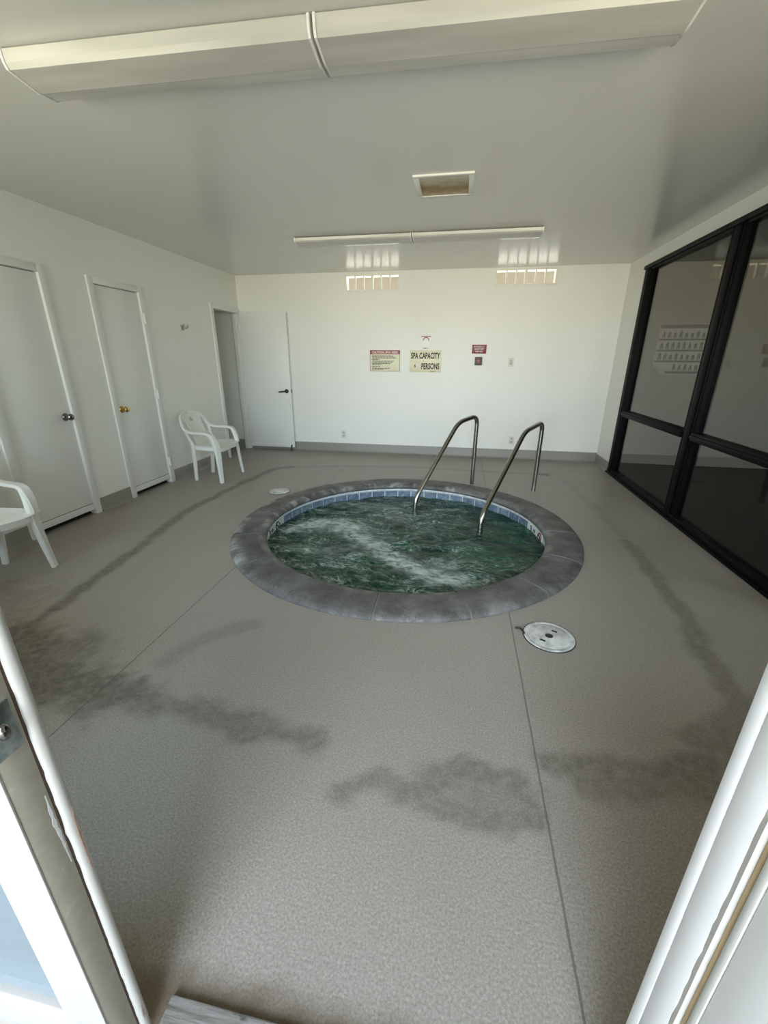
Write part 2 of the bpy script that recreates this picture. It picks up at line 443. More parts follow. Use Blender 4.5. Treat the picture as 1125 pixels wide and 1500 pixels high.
def flush_door(name, D, label, kn, hinges, w0, w1):
    t = thing(name, label, 'door', (0, 0, 0), kind='structure')
    casing('door_casing', D[0], D[1], 2.015, w0, w1, t)
    bm = B(); box(bm, XL-.045, XL-.008, D[0]+.004, D[1]-.004, .045, 2.006, .003); obj('door_panel', bm, M_door, t)
    bm = B(); box(bm, XL-.010, XL-.001, D[0]+.006, D[1]-.006, .046, .102, .003); obj('kick_strip', bm, M_trim, t)
    bm = B(); box(bm, XL-.0085, XL-.0070, D[0]+.006, D[1]-.006, .101, .106); obj('strip_gap', bm, M_slot, t)
    bm = B(); box(bm, XL-.12, XL-.05, D[0], D[1], .001, .05); obj('sill_gap_shade', bm, M_dark, t)  # black block painted as the shade under the door
    knob(t, *kn)
    for z in hinges: hinge(t, D[1]+.012, z)
    return t
flush_door('door_1', D1, 'white flush closet door with dark nickel knob behind the cropped plastic chair', (3.105, .905, M_nickel, 'dark nickel knob'), (), .068, .058)
flush_door('door_2', D2, 'narrow white flush closet door with brass knob and hinges on its right', (3.745, .90, M_brass, 'brass knob'), (1.77, 1.01, .25), .062, .068)

# doorway 3 with a door standing open against the back wall
t = thing('door_3', 'white flush door with black lever swung open against the back wall', 'door', (0, 0, 0), kind='structure')
bm = B()
box(bm, XL-.115, XL+.015, D3[0]-.062, D3[0]+.004, 0, 2.07, .003)
box(bm, XL-.112, XL+.0142, D3[0]+.003, YB-.001, 2.01, 2.0695, .003)
box(bm, XL-.115, XL+.004, D3[1]-.002, YB-.001, 0, 2.02, .003)
box(bm, XL-.10, XL-.05, D3[1]-.016, D3[1], 0.0, 2.0)
obj('door_casing', bm, M_trim, t)
bm = B(); dy = 6.283
box(bm, XL+.020, -2.558, dy, dy+.036, .048, 2.022, .003)
obj('door_panel', bm, M_door, t)
bm = B(); box(bm, XL+.024, -2.562, dy-.006, dy+.001, .05, .10, .002); obj('kick_strip', bm, M_trim, t)
bm = B()
Mx = Matrix.Translation((-2.625, dy, .915)) @ Matrix.Rotation(radians(90), 4, 'X')
lathe(bm, [(0, 0), (.031, 0), (.031, .006), (.026, .011), (.012, .013), (.011, .045), (0, .045)], 24, Mx)
tube(bm, smoothpath([(-2.622, dy-.046, .915), (-2.65, dy-.05, .913), (-2.70, dy-.048, .908), (-2.735, dy-.046, .905)]), .0105, 12)
o = obj('door_lever', bm, M_black, t); o['label'] = 'black lever handle'
bm = B(); box(bm, -2.5585, -2.5555, dy+.006, dy+.030, .885, .945, .001); box(bm, -2.557, -2.547, dy+.012, dy+.024, .905, .925, .002)
obj('latch_plate', bm, M_black, t)
bm = B()
tube(bm, [(-2.60, dy-.004, .085), (-2.60, dy-.020, .075), (-2.60, dy-.030, .02), (-2.60, dy-.030, .002)], [.012, .012, .010, .014], 10)
o = obj('door_stop', bm, M_black, t); o['label'] = 'black kick-down door stop'
for z in (1.8, 1.05, .25):
    bm = B(); lathe(bm, [(0, -.048), (.0065, -.048), (.0065, .048), (0, .048)], 12, Matrix.Translation((XL+.015, dy-.004, z)))
    box(bm, XL+.002, XL+.03, dy-.0025, dy, z-.045, z+.045); obj('hinge', bm, M_trim, t)

# ------------------------------------------------------------------ glazing on the right wall
def glass_mat(name, tint, ior, rough=0.0):
    m = bpy.data.materials.new(name); m.use_nodes = True; t_ = m.node_tree; t_.nodes.clear()
    f = t_.nodes.new('ShaderNodeFresnel'); ge = t_.nodes.new('ShaderNodeNewGeometry'); im = t_.nodes.new('ShaderNodeMapRange')
    im.inputs[3].default_value = ior; im.inputs[4].default_value = 1/ior          # thin pane: both faces reflect alike
    t_.links.new(ge.outputs['Backfacing'], im.inputs[0]); t_.links.new(im.outputs[0], f.inputs[0])
    a = t_.nodes.new('ShaderNodeBsdfTransparent'); a.inputs[0].default_value = (*tint, 1)
    g = t_.nodes.new('ShaderNodeBsdfGlossy'); g.inputs['Roughness'].default_value = rough
    mx = t_.nodes.new('ShaderNodeMixShader'); o = t_.nodes.new('ShaderNodeOutputMaterial')
    t_.links.new(f.outputs[0], mx.inputs[0]); t_.links.new(a.outputs[0], mx.inputs[1]); t_.links.new(g.outputs[0], mx.inputs[2])
    t_.links.new(mx.outputs[0], o.inputs[0]); return m
M_tint = glass_mat('dark_tinted_glass', (.62, .62, .58), 1.40)
M_clear = glass_mat('clear_glass', (.92, .95, .94), 1.45)
t = thing('window_1', 'full-height black framed dark glass partition on the right', 'window', (0, 0, 0), kind='structure')
muls = [(WY1, WY1-.165), (4.13, 3.955), (2.50, 2.33), (WY0+.165, WY0)]
ZT0, ZT1 = .735, .805
def frame_bar(y0, y1, z0, z1, name='frame', d0=-.05, d1=.05):
    bm = B(); box(bm, XR+d0, XR+d1, min(y0, y1), max(y0, y1), z0, z1, .003); return bm
for k, (a, b) in enumerate(muls):
    bm = B(); lo, hi = min(a, b), max(a, b); mid = (lo+hi)/2
    box(bm, XR-.012, XR+.07, lo, hi, 0, WZ1, .002)
    box(bm, XR-.026, XR+.0, mid-.045, mid+.045, 0.012, WZ1-.01, .003)
    box(bm, XR-.020, XR+.0, lo+.010, lo+.026, .012, WZ1-.05, .002); box(bm, XR-.020, XR+.0, hi-.026, hi-.010, .012, WZ1-.05, .002)
    obj('mullion', bm, M_frame, t)
bm = B(); box(bm, XR-.012, XR+.07, WY0, WY1, WZ1-.07, WZ1, .002); box(bm, XR-.035, XR, WY0, WY1, WZ1-.05, WZ1-.012, .003); obj('head_rail', bm, M_frame, t)
bm = B(); box(bm, XR-.04, XR+.07, WY0, WY1, 0, .022, .003); box(bm, XR-.022, XR+.07, WY0, WY1, .02, .06, .003); obj('sill_rail', bm, M_frame, t)
for (a, b) in zip(muls, muls[1:]):
    ya, yb = a[1], b[0]
    bm = B(); box(bm, XR-.03, XR+.06, yb, ya, ZT0, ZT1, .006); box(bm, XR-.042, XR, yb, ya, ZT0+.02, ZT1-.02, .004); obj('transom', bm, M_frame, t)
    for z0, z1 in ((.055, ZT0+.005), (ZT1-.005, WZ1-.065)):
        bm = B(); box(bm, XR+.022, XR+.028, yb-.005, ya+.005, z0, z1); obj('glass_pane', bm, M_tint, t)

# unseen front windows, added to bring in daylight either side of the entrance
for k, (a, b) in enumerate((WLx, WRx)):
    t = thing('window_%d' % (k+2), ('unseen front window added for daylight left of the entrance', 'unseen front window added for daylight right of the entrance')[k], 'window', (0, 0, 0), kind='structure')
    bm = B(); q = .05
    box(bm, a, a+q, .26, .36, *wz); box(bm, b-q, b, .26, .36, *wz); box(bm, a+q, b-q, .26, .36, wz[0], wz[0]+q); box(bm, a+q, b-q, .26, .36, wz[1]-q, wz[1])
    obj('window_frame', bm, M_trim, t)
    bm = B(); box(bm, a+q-.005, b-q+.005, .308, .312, wz[0]+q-.005, wz[1]-q+.005); obj('glass_pane', bm, M_clear, t)

# ------------------------------------------------------------------ entrance: left door leaf, right jamb, threshold
M_chip = mat('chipped_white_paint', (.62, .61, .57), .4, spec=.35); n = N(M_chip)
mp = n.new('ShaderNodeMapping'); mp.inputs['Scale'].default_value = (26, 26, 5); n.lk(n.coords(), mp.inputs[0])
f = n.noise(1, 6, .65, mp.outputs[0])
c = n.mix(n.ramp(f, [(.64, (0, 0, 0)), (.67, (1, 1, 1))]), (.62, .61, .57), (.42, .28, .21))
n.color(c); n.bump(n.ramp(f, [(.62, (1, 1, 1)), (.67, (0, 0, 0))]), .5, .002)
M_film = glass_mat('clouded_glass', (.80, .88, .92), 1.45)
q_ = M_film.node_tree; df = q_.nodes.new('ShaderNodeBsdfDiffuse'); df.inputs[0].default_value = (.55, .66, .75, 1)
m2 = q_.nodes.new('ShaderNodeMixShader'); m2.inputs[0].default_value = .16; oo = [x for x in q_.nodes if x.type == 'OUTPUT_MATERIAL'][0]
src = oo.inputs[0].links[0].from_socket; q_.links.new(src, m2.inputs[1]); q_.links.new(df.outputs[0], m2.inputs[2]); q_.links.new(m2.outputs[0], oo.inputs[0])
M_face = paint('dimmed_door_face_paint', (.38, .36, .335), .5, tex=40, bump=.2, spec=.2)  # white paint, colour lowered to offset the strong daylight on this face
M_edge = mat('aged_door_edge_paint', (.60, .56, .46), .42); n = N(M_edge)
f = n.noise(30, 5, .6)
n.color(n.ramp(f, [(.3, (.37, .34, .27)), (.62, (.43, .40, .33)), (.74, (.55, .54, .50))])); n.bump(n.noise(50, 4), .25, .002)
M_crack = mat('brown_crack', (.10, .06, .045), .8)
M_oak = mat('bare_wood_strip', (.62, .44, .24), .5); n = N(M_oak)
mp = n.new('ShaderNodeMapping'); mp.inputs['Scale'].default_value = (60, 60, 3); n.lk(n.coords(), mp.inputs[0])
n.color(n.ramp(n.noise(1, 4, .6, mp.outputs[0]), [(.3, (.46, .31, .17)), (.7, (.72, .55, .33))]))

lx = -.578
t = thing('entrance_door', 'chipped white glazed door leaf at the lower left with a steel latch plate', 'door', (lx, .34, 0))
def L(bm, x0, x1, y0, y1, z0, z1, bev=0): return box(bm, x0-lx, x1-lx, y0-.34, y1-.34, z0, z1, bev)
bm = B()
L(bm, lx-.095, lx-.004, .310, .356, .012, 2.03, .003); obj('stile', bm, M_edge, t)
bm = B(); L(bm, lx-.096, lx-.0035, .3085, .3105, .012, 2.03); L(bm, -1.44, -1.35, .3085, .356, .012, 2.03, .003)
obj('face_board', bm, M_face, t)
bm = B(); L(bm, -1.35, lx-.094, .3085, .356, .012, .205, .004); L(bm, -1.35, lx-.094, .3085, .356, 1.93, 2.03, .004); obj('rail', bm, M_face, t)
bm = B(); L(bm, -1.35, lx-.094, .320, .326, .20, 1.935); o = obj('glass_pane', bm, M_film, t)
# closing bead: wavy chipped edge and dark crack between
bm = B(); L(bm, lx-.05, lx-.0055, .355, .3615, .012, 2.03); o = obj('crack', bm, M_crack, t)
bm = B()
K = 150
prof = [(-.06, 0), (-.06, .022), (-.010, .022), (-.003, .020), (0, .016), (.001, .011), (0, .006), (-.002, .002), (-.006, 0)]
rings = []
for k in range(K+1):
    z = .012 + 2.018*k/K
    jit = .0016*noise.noise(Vector((0, 0, z*22))) + .0012*noise.noise(Vector((3, 0, z*60)))
    rings.append([bm.verts.new((u, v + .3595 - .34 + (jit if v < .005 else 0), z)) for u, v in prof])
for A, Q in zip(rings, rings[1:]):
    for i in range(len(prof)): bm.faces.new((A[i], A[(i+1) % len(prof)], Q[(i+1) % len(prof)], Q[i]))
bm.faces.new(rings[0][::-1]); bm.faces.new(rings[-1])
obj('closing_bead', bm, M_chip, t, 50)
def chips(name, pts, wds, x, m, seed):
    rn = random.Random(seed); bm = B(); P = []
    for (y, z), w_ in zip(pts, wds): P.append((y, z, w_))
    L_, R_ = [], []
    for i in range(len(P)-1):
        for k in range(6):
            u = k/6; y = P[i][0]*(1-u)+P[i+1][0]*u; z = P[i][1]*(1-u)+P[i+1][1]*u; w_ = (P[i][2]*(1-u)+P[i+1][2]*u)*rn.uniform(.5, 1.3)
            L_.append(bm.verts.new((x-lx, y-w_-.34, z))); R_.append(bm.verts.new((x-lx, y+w_*rn.uniform(.5, 1.2)-.34, z)))
    fs = [bm.faces.new((L_[i], R_[i], R_[i+1], L_[i+1])) for i in range(len(L_)-1)]
    ex = bmesh.ops.extrude_face_region(bm, geom=fs)
    for v in ex['geom']:
        if isinstance(v, bmesh.types.BMVert): v.co.x -= .004
    return obj(name, bm, m, t)
M_primer = paint('red_brown_primer', (.34, .19, .135), .7, tex=80)
o = chips('paint_chip', [(.3745, .70), (.3725, .655), (.3725, .60), (.3725, .54)], [.0004, .0013, .0011, .0003], lx+.0016, M_primer, 4); o['label'] = 'bare red-brown patch where paint has chipped'
M_scuff = paint('white_scuff', (.66, .67, .66), .6, tex=120, bump=.4)
o = chips('paint_scuff', [(.3500, .756), (.3490, .70), (.3505, .655), (.3515, .59)], [.0010, .0035, .0022, .0005], lx-.0036, M_scuff, 9); o['label'] = 'white scuffed paint along the edge'
M_zinc = mat('zinc_plate', (.42, .50, .50), .3, 1.0); n = N(M_zinc)
n.color(n.ramp(n.noise(60, 4), [(.35, (.26, .34, .35)), (.65, (.52, .60, .60))]))
bm = B(); L(bm, lx-.0045, lx-.0015, .315, .349, .865, .945, .0008)
o = obj('latch_plate', bm, M_zinc, t); o['label'] = 'zinc latch plate'
bm = B(); Mx = Matrix.Translation((-.002, .331-.34, .905)) @ Matrix.Rotation(radians(90), 4, 'Y')
tt = bmesh.new(); lathe(tt, [(0, .008), (.005, .0075), (.0075, .005), (.009, 0), (.009, -.004)], 18)
bmesh.ops.scale(tt, vec=(1.6, .95, 1), verts=tt.verts[:]); merge(bm, tt, Mx)
o = obj('latch_bolt', bm, M_nickel, t)

M_jamb = mat('white_jamb_paint', (.78, .785, .79), .5, spec=.3); n = N(M_jamb)
n.bump(n.noise(40, 5), .2, .002)
jx0 = .336
t = thing('entrance_jamb', 'white painted door jamb with bare wood strip at the lower right', 'door frame', (jx0, .36, 0))
def J(bm, x0, x1, y0, y1, z0, z1, bev=0): return box(bm, x0-jx0, x1-jx0, y0-.36, y1-.36, z0, z1, bev)
bm = B(); J(bm, jx0, jx0+.06, .4025, .423, .0, 2.04, .002); obj('inner_casing', bm, M_jamb, t)
bm = B(); J(bm, jx0+.0006, jx0+.06, .362, .402, .0, 2.04, .002); obj('jamb_board', bm, M_jamb, t)
bm = B()
rings = []
prof = [(.002, .3625), (.03, .3625), (.03, .349), (.0035, .350), (-.0005, .3535), (.0005, .358)]
for k in range(K+1):
    z = 2.04*k/K; jit = .0013*noise.noise(Vector((5, 1, z*25))) + .001*noise.noise(Vector((9, 0, z*70)))
    rings.append([bm.verts.new((u + (jit if i in (0, 4, 5) else 0), v - .36 + (jit if i in (3, 4) else 0), z)) for i, (u, v) in enumerate(prof)])
for A, Q in zip(rings, rings[1:]):
    for i in range(len(prof)): bm.faces.new((A[i], A[(i+1) % 6], Q[(i+1) % 6], Q[i]))
bm.faces.new(rings[0][::-1]); bm.faces.new(rings[-1])
obj('paint_lip', bm, M_chip, t, 50)
bm = B(); J(bm, jx0+.002, jx0+.03, .342, .3495, 0, 2.04, .0025); o = obj('wood_strip', bm, M_oak, t); o['label'] = 'bare wood weatherstrip'
bm = B(); J(bm, jx0+.008, jx0+.03, .3395, .3425, 0, 2.04); obj('gap', bm, M_crack, t)
M_stop = mat('grey_white_stop', (.52, .52, .49), .45)
bm = B(); J(bm, jx0-.001, jx0+.03, .329, .3398, 0, 2.04, .002); obj('door_stop_strip', bm, M_stop, t)
bm = B(); J(bm, jx0+.0005, jx0+.06, .225, .3285, 0, 2.04, .002); obj('outer_casing', bm, M_jamb, t)

M_plank = mat('weathered_plank', (.45, .43, .42), .7); n = N(M_plank)
mp = n.new('ShaderNodeMapping'); mp.inputs['Scale'].default_value = (5, 60, 40); n.lk(n.coords(), mp.inputs[0])
f = n.noise(1, 6, .7, mp.outputs[0]); f2 = n.noise(14, 4, .6)
c = n.ramp(f, [(.32, (.12, .105, .09)), (.48, (.27, .25, .235)), (.66, (.42, .41, .40))])
c = n.mix(n.ramp(f2, [(.56, (0, 0, 0)), (.64, (1, 1, 1))]), c, (.09, .08, .075))
n.color(c); n.bump(f, .5, .004)
bm = B(); box(bm, -.56, .335, .205, .424, .0, .020, .004)
tag(obj('threshold', bm, M_plank), 'weathered grey wooden threshold at the bottom of the entrance', 'threshold')

# unseen porch, added to hold back daylight at the entrance
M_slab = paint('porch_concrete', (.30, .28, .24), .7, tex=60)
bm = B(); box(bm, -1.6, .6, -3.5, .215, -.12, -.02)
tag(obj('floor_porch', bm, M_slab), 'unseen concrete slab of the added porch outside the entrance', 'floor', kind='structure')

M_blocker = paint('blocker_paint', (.24, .24, .215), .8, spec=.1)
bm = B(); box(bm, -4.2, 3.2, -1.35, .215, 2.50, 2.62)  # added roof, cuts the high sky off the jamb and door leaf
tag(obj('ceiling_sky_blocker', bm, M_blocker), 'unseen roof added outside the entrance to block the high sky', 'roof', kind='structure')
M_ventshade = paint('vent_shade_paint', (.11, .108, .095), .8, spec=.1)
M_backdrop = paint('vent_backdrop_paint', (.34, .33, .29), .8, spec=.1)
bm = B(); box(bm, -5.2, 3.2, YB+3.0, YB+3.15, -.1, 3.0)  # added wall, sets how bright the vents and their ceiling reflection look
tag(obj('wall_vent_backdrop', bm, M_backdrop), 'added backdrop wall setting the brightness seen through the vents', 'wall', kind='structure')
bm = B(); box(bm, -5.2, 3.2, YB+.12, YB+2.1, 2.50, 2.58)  # added eave, dims what is seen through the vents
tag(obj('ceiling_vent_shade', bm, M_ventshade), 'added eave dimming the view through the back wall vents', 'roof', kind='structure')
bm = B(); box(bm, .50, .60, -2.6, .22, -.02, 2.5); box(bm, -1.60, -1.50, -3.5, .22, -.02, 2.5)  # added side walls, keep sidelight off the jamb and door leaf
tag(obj('wall_light_blocker', bm, M_blocker), 'unseen side walls added to block light at the entrance', 'wall', kind='structure')

# ------------------------------------------------------------------ hot tub
t = thing('hot_tub', 'round sunken spa pool with grey stone coping and blue waterline tiles', 'hot tub', (CX, CY, 0))
M_cop = mat('grey_cast_coping', (.20, .19, .185), .55, spec=.4); n = N(M_cop)
f1 = n.noise(7, 6, .65); f2 = n.noise(120, 3, .7); f3 = n.noise(3.2, 6, .7, dist=1.5)
c = n.ramp(f1, [(.34, (.058, .055, .054)), (.52, (.115, .11, .107)), (.74, (.20, .195, .19))])
c = n.mix(n.math('MULTIPLY', n.ramp(f2, [(.45, (0, 0, 0)), (.75, (1, 1, 1))]), .35), c, (.24, .232, .225))
c = n.mix(n.math('MULTIPLY', n.attr('wear'), n.ramp(f3, [(.50, (0, 0, 0)), (.62, (1, 1, 1))])), c, (.46, .45, .43))
n.color(c); n.bump(n.math('ADD', n.math('MULTIPLY', f2, .6), f1), .35, .004)
M_joint = mat('coping_mortar', (.19, .18, .17), .8)
prof = [(1.44, -.03), (1.455, 0), (1.453, .010), (1.440, .024), (1.415, .034), (1.36, .039), (1.30, .041), (1.245, .041), (1.21, .038), (1.188, .029), (1.174, .014), (1.172, 0), (1.176, -.014), (1.19, -.024), (1.23, -.026)]
bm = B(); lw = bm.verts.layers.float.new('wear')
NJ = 16; off = radians(-67.2); rings = []; angs = []
for j in range(NJ):
    a0 = off + j*2*pi/NJ; jw = .005
    for k in range(17):
        u = k/16; angs.append((a0 + jw + (2*pi/NJ - 2*jw)*u, 1, 0 if 0 < k < 16 else 0))
    angs.append((a0 + 2*pi/NJ - jw*.6, 0, 1)); angs.append((a0 + 2*pi/NJ + jw*.6, 0, 1))
for a, full, jn in angs:
    ring = []
    for i, (r, z) in enumerate(prof):
        dz = -.005 if jn else 0; rr = r - (.003 if jn and i < 4 else 0) + (.003 if jn and i > 9 else 0)
        v = bm.verts.new((rr*cos(a), rr*sin(a), z + (dz if 2 <= i <= 12 else 0)))
        wv = 0
        if i in (2, 3, 4) and full: wv = .8 if (-2.9 < a < -1.55 or a % (2*pi) > 2.0 and a % (2*pi) < 3.9) else .25
        if i in (8, 9, 10, 11): wv = .7 if (1.2 < a % (2*pi) < 3.6) else .3
        v[lw] = wv; ring.append(v)
    rings.append((ring, jn))
n_ = len(rings)
for k in range(n_):
    A, ja = rings[k]; Q, jb = rings[(k+1) % n_]
    for i in range(len(prof)-1):
        f = bm.faces.new((A[i], A[i+1], Q[i+1], Q[i])); f.material_index = 1 if (ja and jb) else 0
obj('coping', bm, [M_cop, M_joint], t, 45)

# tile band
M_grout = mat('pale_grout', (.62, .66, .66), .7)
M_tile = mat('blue_waterline_tile', (.10, .16, .27), .18); n = N(M_tile)
f1 = n.noise(5.5, 4, .6); f2 = n.noise(26, 5, .7)
c = n.ramp(f1, [(.30, (.09, .11, .18)), (.5, (.13, .18, .25)), (.72, (.25, .32, .37))])
c = n.mix(n.math('MULTIPLY', n.ramp(f2, [(.50, (0, 0, 0)), (.72, (1, 1, 1))]), .55), c, (.50, .58, .62)); n.color(c)
M_scale = mat('white_lime_scale', (.72, .76, .77), .7); n = N(M_scale); n.color(n.ramp(n.noise(18, 5, .7), [(.3, (.45, .47, .47)), (.6, (.78, .82, .83))]))
bm = B(); RT = 1.205
lathe(bm, [(RT+.004, .0), (RT+.004, -.30)], 150); obj('grout_band', bm, M_grout, t)
bm = B(); lathe(bm, [(RT-.012, -.02), (RT-.010, -.042), (RT+.003, -.054)], 150); obj('lime_scale_rim', bm, M_scale, t)
NT = 50
markers = [radians(13.0), radians(183.5)]
for lo, hi in ((2, 25), (27, 50)):
    bm = B()
    for k in range(lo, hi):
        a0 = 2*pi*k/NT; am = a0 + pi/NT
        if any(abs((am - m + pi) % (2*pi) - pi) < radians(7.4) for m in markers): continue
        g = .0042
        for (z0, z1) in ((-.30, -.192), (-.188, -.056)):
            vs_ = []
            for (a, z) in ((a0+g, z0), (a0+g, z1), (a0+2*pi/NT-g, z1), (a0+2*pi/NT-g, z0)):
                vs_.append(bm.verts.new((RT*cos(a), RT*sin(a), z)))
            bm.faces.new(vs_)
            for p, q in ((0, 1), (1, 2), (2, 3)):
                w0 = vs_[p]; w1 = vs_[q]
                o0 = bm.verts.new((w0.co.x*1.006, w0.co.y*1.006, w0.co.z)); o1 = bm.verts.new((w1.co.x*1.006, w1.co.y*1.006, w1.co.z))
                bm.faces.new((w0, w1, o1, o0))
    obj('waterline_tiles', bm, M_tile, t)
# depth markers: white tiles with 3 1/2 and a no-diving symbol
M_mark = mat('white_marker_tile', (.82, .86, .87), .25)
M_marktxt = mat('marker_black', (.02, .02, .025), .5)
M_markred = mat('marker_red', (.22, .03, .03), .5)
def curved_tile(a0, a1, z0, z1, r):
    bm = B(); c_ = []
    for k in range(9):
        a = a0 + (a1-a0)*k/8
        c_.append([bm.verts.new((rr*cos(a), rr*sin(a), z)) for rr, z in ((r, z0), (r, z1), (r+.005, z1), (r+.005, z0))])
    for A, Q in zip(c_, c_[1:]):
        for i in range(4): bm.faces.new((A[i], A[(i+1) % 4], Q[(i+1) % 4], Q[i]))
    bm.faces.new(c_[0]); bm.faces.new(c_[-1][::-1]); return bm
for mk in markers:
    hw_ = radians(7.0)
    m = obj('depth_marker', curved_tile(mk-hw_, mk+hw_, -.192, -.047, RT-.001), M_mark, t); m['label'] = 'white depth marker tile'
    # seen from the water the reading direction runs from larger to smaller angle
    def put(name, s, da, size, z, mm):
        a = mk + da; r = RT - .0035
        return text(name, s, size, mm, m, (r*cos(a), r*sin(a), z), (radians(90), 0, a + radians(90) + pi + pi), sx=1, bold=.002)
    for nm, s, da, size, z in (('depth_figure', '3', radians(5.1), .085, -.100), ('depth_fraction', '1/2', radians(2.0), .040, -.095)):
        o = put(nm, s, da, size, z, M_marktxt); o.rotation_euler = (radians(90), 0, mk + da - radians(90))
    bm = B(); a = mk - radians(4.2); r = RT-.004
    cc = Vector((r*cos(a), r*sin(a), -.100)); ex = Vector((sin(a), -cos(a), 0)); ez = Vector((0, 0, 1))
    ring = [cc + (ex*cos(2*pi*k/32) + ez*sin(2*pi*k/32))*.040 for k in range(33)]
    tube(bm, ring, .005, 6, False)
    tube(bm, [cc + (ex*-.7 + ez*.7)*.04, cc + (ex*.7 - ez*.7)*.04], .004, 6)
    obj('no_diving_ring', bm, M_markred if mk < 1 else M_marktxt, m)
    bm = B()
    tube(bm, [cc + ex*-.02 + ez*.012, cc + ex*.004 + ez*.004, cc + ex*.02 - ez*.008], [.006, .005, .003], 6)
    obj('diver_figure', bm, M_marktxt, m)
# basin below
M_basin = mat('plaster_basin', (.16, .24, .21), .6)
bm = B(); lathe(bm, [(RT+.004, -.30), (RT, -.55), (.80, -.56), (.78, -1.0), (0, -1.0)], 96); obj('basin', bm, M_basin, t)

# water, with waves and foam
M_water = mat('green_spa_water', (.010, .050, .034), .05, spec=.20); n = N(M_water)
b_ = n.b; b_.inputs['IOR'].default_value = 1.33
co = n.coords()
mp = n.new('ShaderNodeMapping'); mp.inputs['Scale'].default_value = (1.0, 1.9, 1); mp.inputs['Rotation'].default_value = (0, 0, radians(24)); n.lk(co, mp.inputs[0])
f1 = n.noise(3.4, 6, .52, mp.outputs[0], dist=1.9)
vein = n.math('SUBTRACT', 1.0, n.math('MULTIPLY', n.math('ABSOLUTE', n.math('SUBTRACT', f1, .5)), 22.0), True)
f2 = n.noise(7.0, 6, .56, mp.outputs[0], dist=2.4)
vein2 = n.math('SUBTRACT', 1.0, n.math('MULTIPLY', n.math('ABSOLUTE', n.math('SUBTRACT', f2, .52)), 13.0), True)
fo = n.attr('foam'); calm = n.attr('calm')
soft = n.ramp(n.noise(2.6, 6, .6, mp.outputs[0], dist=1.0), [(.40, (0, 0, 0)), (.72, (1, 1, 1))])
veins = n.math('MULTIPLY', n.math('ADD', n.math('MULTIPLY', vein, .75), n.math('MULTIPLY', vein2, .55)), n.math('ADD', n.math('MULTIPLY', soft, .85), .06))
fm_ = n.math('ADD', n.math('MULTIPLY', veins, n.math('SUBTRACT', 1.0, n.math('MULTIPLY', calm, .75))), n.math('MULTIPLY', fo, n.ramp(n.noise(11, 7, .6, mp.outputs[0], dist=.8), [(.36, (.18, .18, .18)), (.60, (1, 1, 1))])), True)
c = n.mix(soft, (.003, .028, .015), (.011, .092, .05))
c = n.mix(fm_, c, (.56, .64, .60)); n.color(c)
n.lk(n.math('ADD', .05, n.math('MULTIPLY', fm_, .5)), n.b.inputs['Roughness'])
n.bump(n.math('ADD', n.noise(16, 4, .6, None, .8), n.math('MULTIPLY', fm_, .25)), .55, .02)
FO = [([(-1.46,3.42),(-1.3,3.63),(-1.1,3.57),(-.86,3.37),(-.67,3.21),(-.39,2.94),(-.08,2.71),(.06,2.7)], .11, .85),
      ([(-1.30,3.55),(-1.05,3.60),(-.92,3.50)], .17, .75),
      ([(-1.24,4.27),(-.74,4.14),(-.49,3.87)], .13, .28), ([(-1.38,3.05),(-1.05,2.97),(-.8,3.15)], .08, .25),
      ([(-.55,3.02),(-.25,2.85),(.0,2.95)], .10, .35)]
WZ = -.118
bm = B(); l1 = bm.verts.layers.float.new('foam'); l2 = bm.verts.layers.float.new('calm')
def wpt(x, y):
    X, Y = x+CX, y+CY; z = 0
    z += .013*noise.noise(Vector((X*4.2, Y*6.5, 1))) + .010*noise.noise(Vector((X*9+3, Y*13, 4))) + .006*noise.noise(Vector((X*20, Y*27, 7)))
    s = 0
    for pts, wd, k in FO:
        d = min(segd(X, Y, a, b) for a, b in zip(pts, pts[1:]))
        wv = noise.noise(Vector((X*9, Y*9, 2)))*.5 + noise.noise(Vector((X*22, Y*22, 5)))*.3
        s = max(s, k*max(0, min(1, 1.25 - d/wd + wv)))
    d0 = hypot(X+1.10, Y-3.55); z += .030*math.exp(-(d0/.16)**2)
    calm = max(0, min(1, (X + .15)/.5)) * max(0, min(1, (Y-2.75)/.4))
    return z, s, calm
NR, NA = 70, 200; rows = []
for i in range(1, NR+1):
    r = (RT-.001)*i/NR; row = []
    for k in range(NA):
        a = 2*pi*k/NA; x, y = r*cos(a), r*sin(a); z, s, cl = wpt(x, y)
        v = bm.verts.new((x, y, z)); v[l1] = s; v[l2] = cl; row.append(v)
    rows.append(row)
z, s, cl = wpt(0, 0); vc = bm.verts.new((0, 0, z)); vc[l1] = s; vc[l2] = cl
for k in range(NA): bm.faces.new((vc, rows[0][k], rows[0][(k+1) % NA]))
for A, Q in zip(rows, rows[1:]):
    for k in range(NA): bm.faces.new((A[k], Q[k], Q[(k+1) % NA], A[(k+1) % NA]))
water = obj('water', bm, M_water, None, 180); water.location = (CX, CY, WZ)
tag(water, 'dark green churning water with white foam in the round spa', 'water', kind='stuff')

# ------------------------------------------------------------------ grab rails
def rail(label, pts):
    base = Vector(pts[-1]); bm = B()
    P = roundpath(pts, .10, 8)
    tube(bm, [p - base for p in P], .0235, 18)
    r = thing('grab_rail', label, 'handrail', base, group=None)
    obj('rail_tube', bm, M_steel, r, 60)
    return r
rail('left of the two stainless steel grab rails rising from the spa water', [(-.392, 4.113, -.34), (-.392, 4.113, .02), (.0, 4.600, .748), (.205, 4.855, .795), (.201, 4.850, .0)])
rail('right of the two stainless steel grab rails, the one nearer the dark glass', [(.258, 3.652, -.34), (.258, 3.652, .03), (.655, 4.325, .715), (.885, 4.718, .760), (.875, 4.701, .0)])

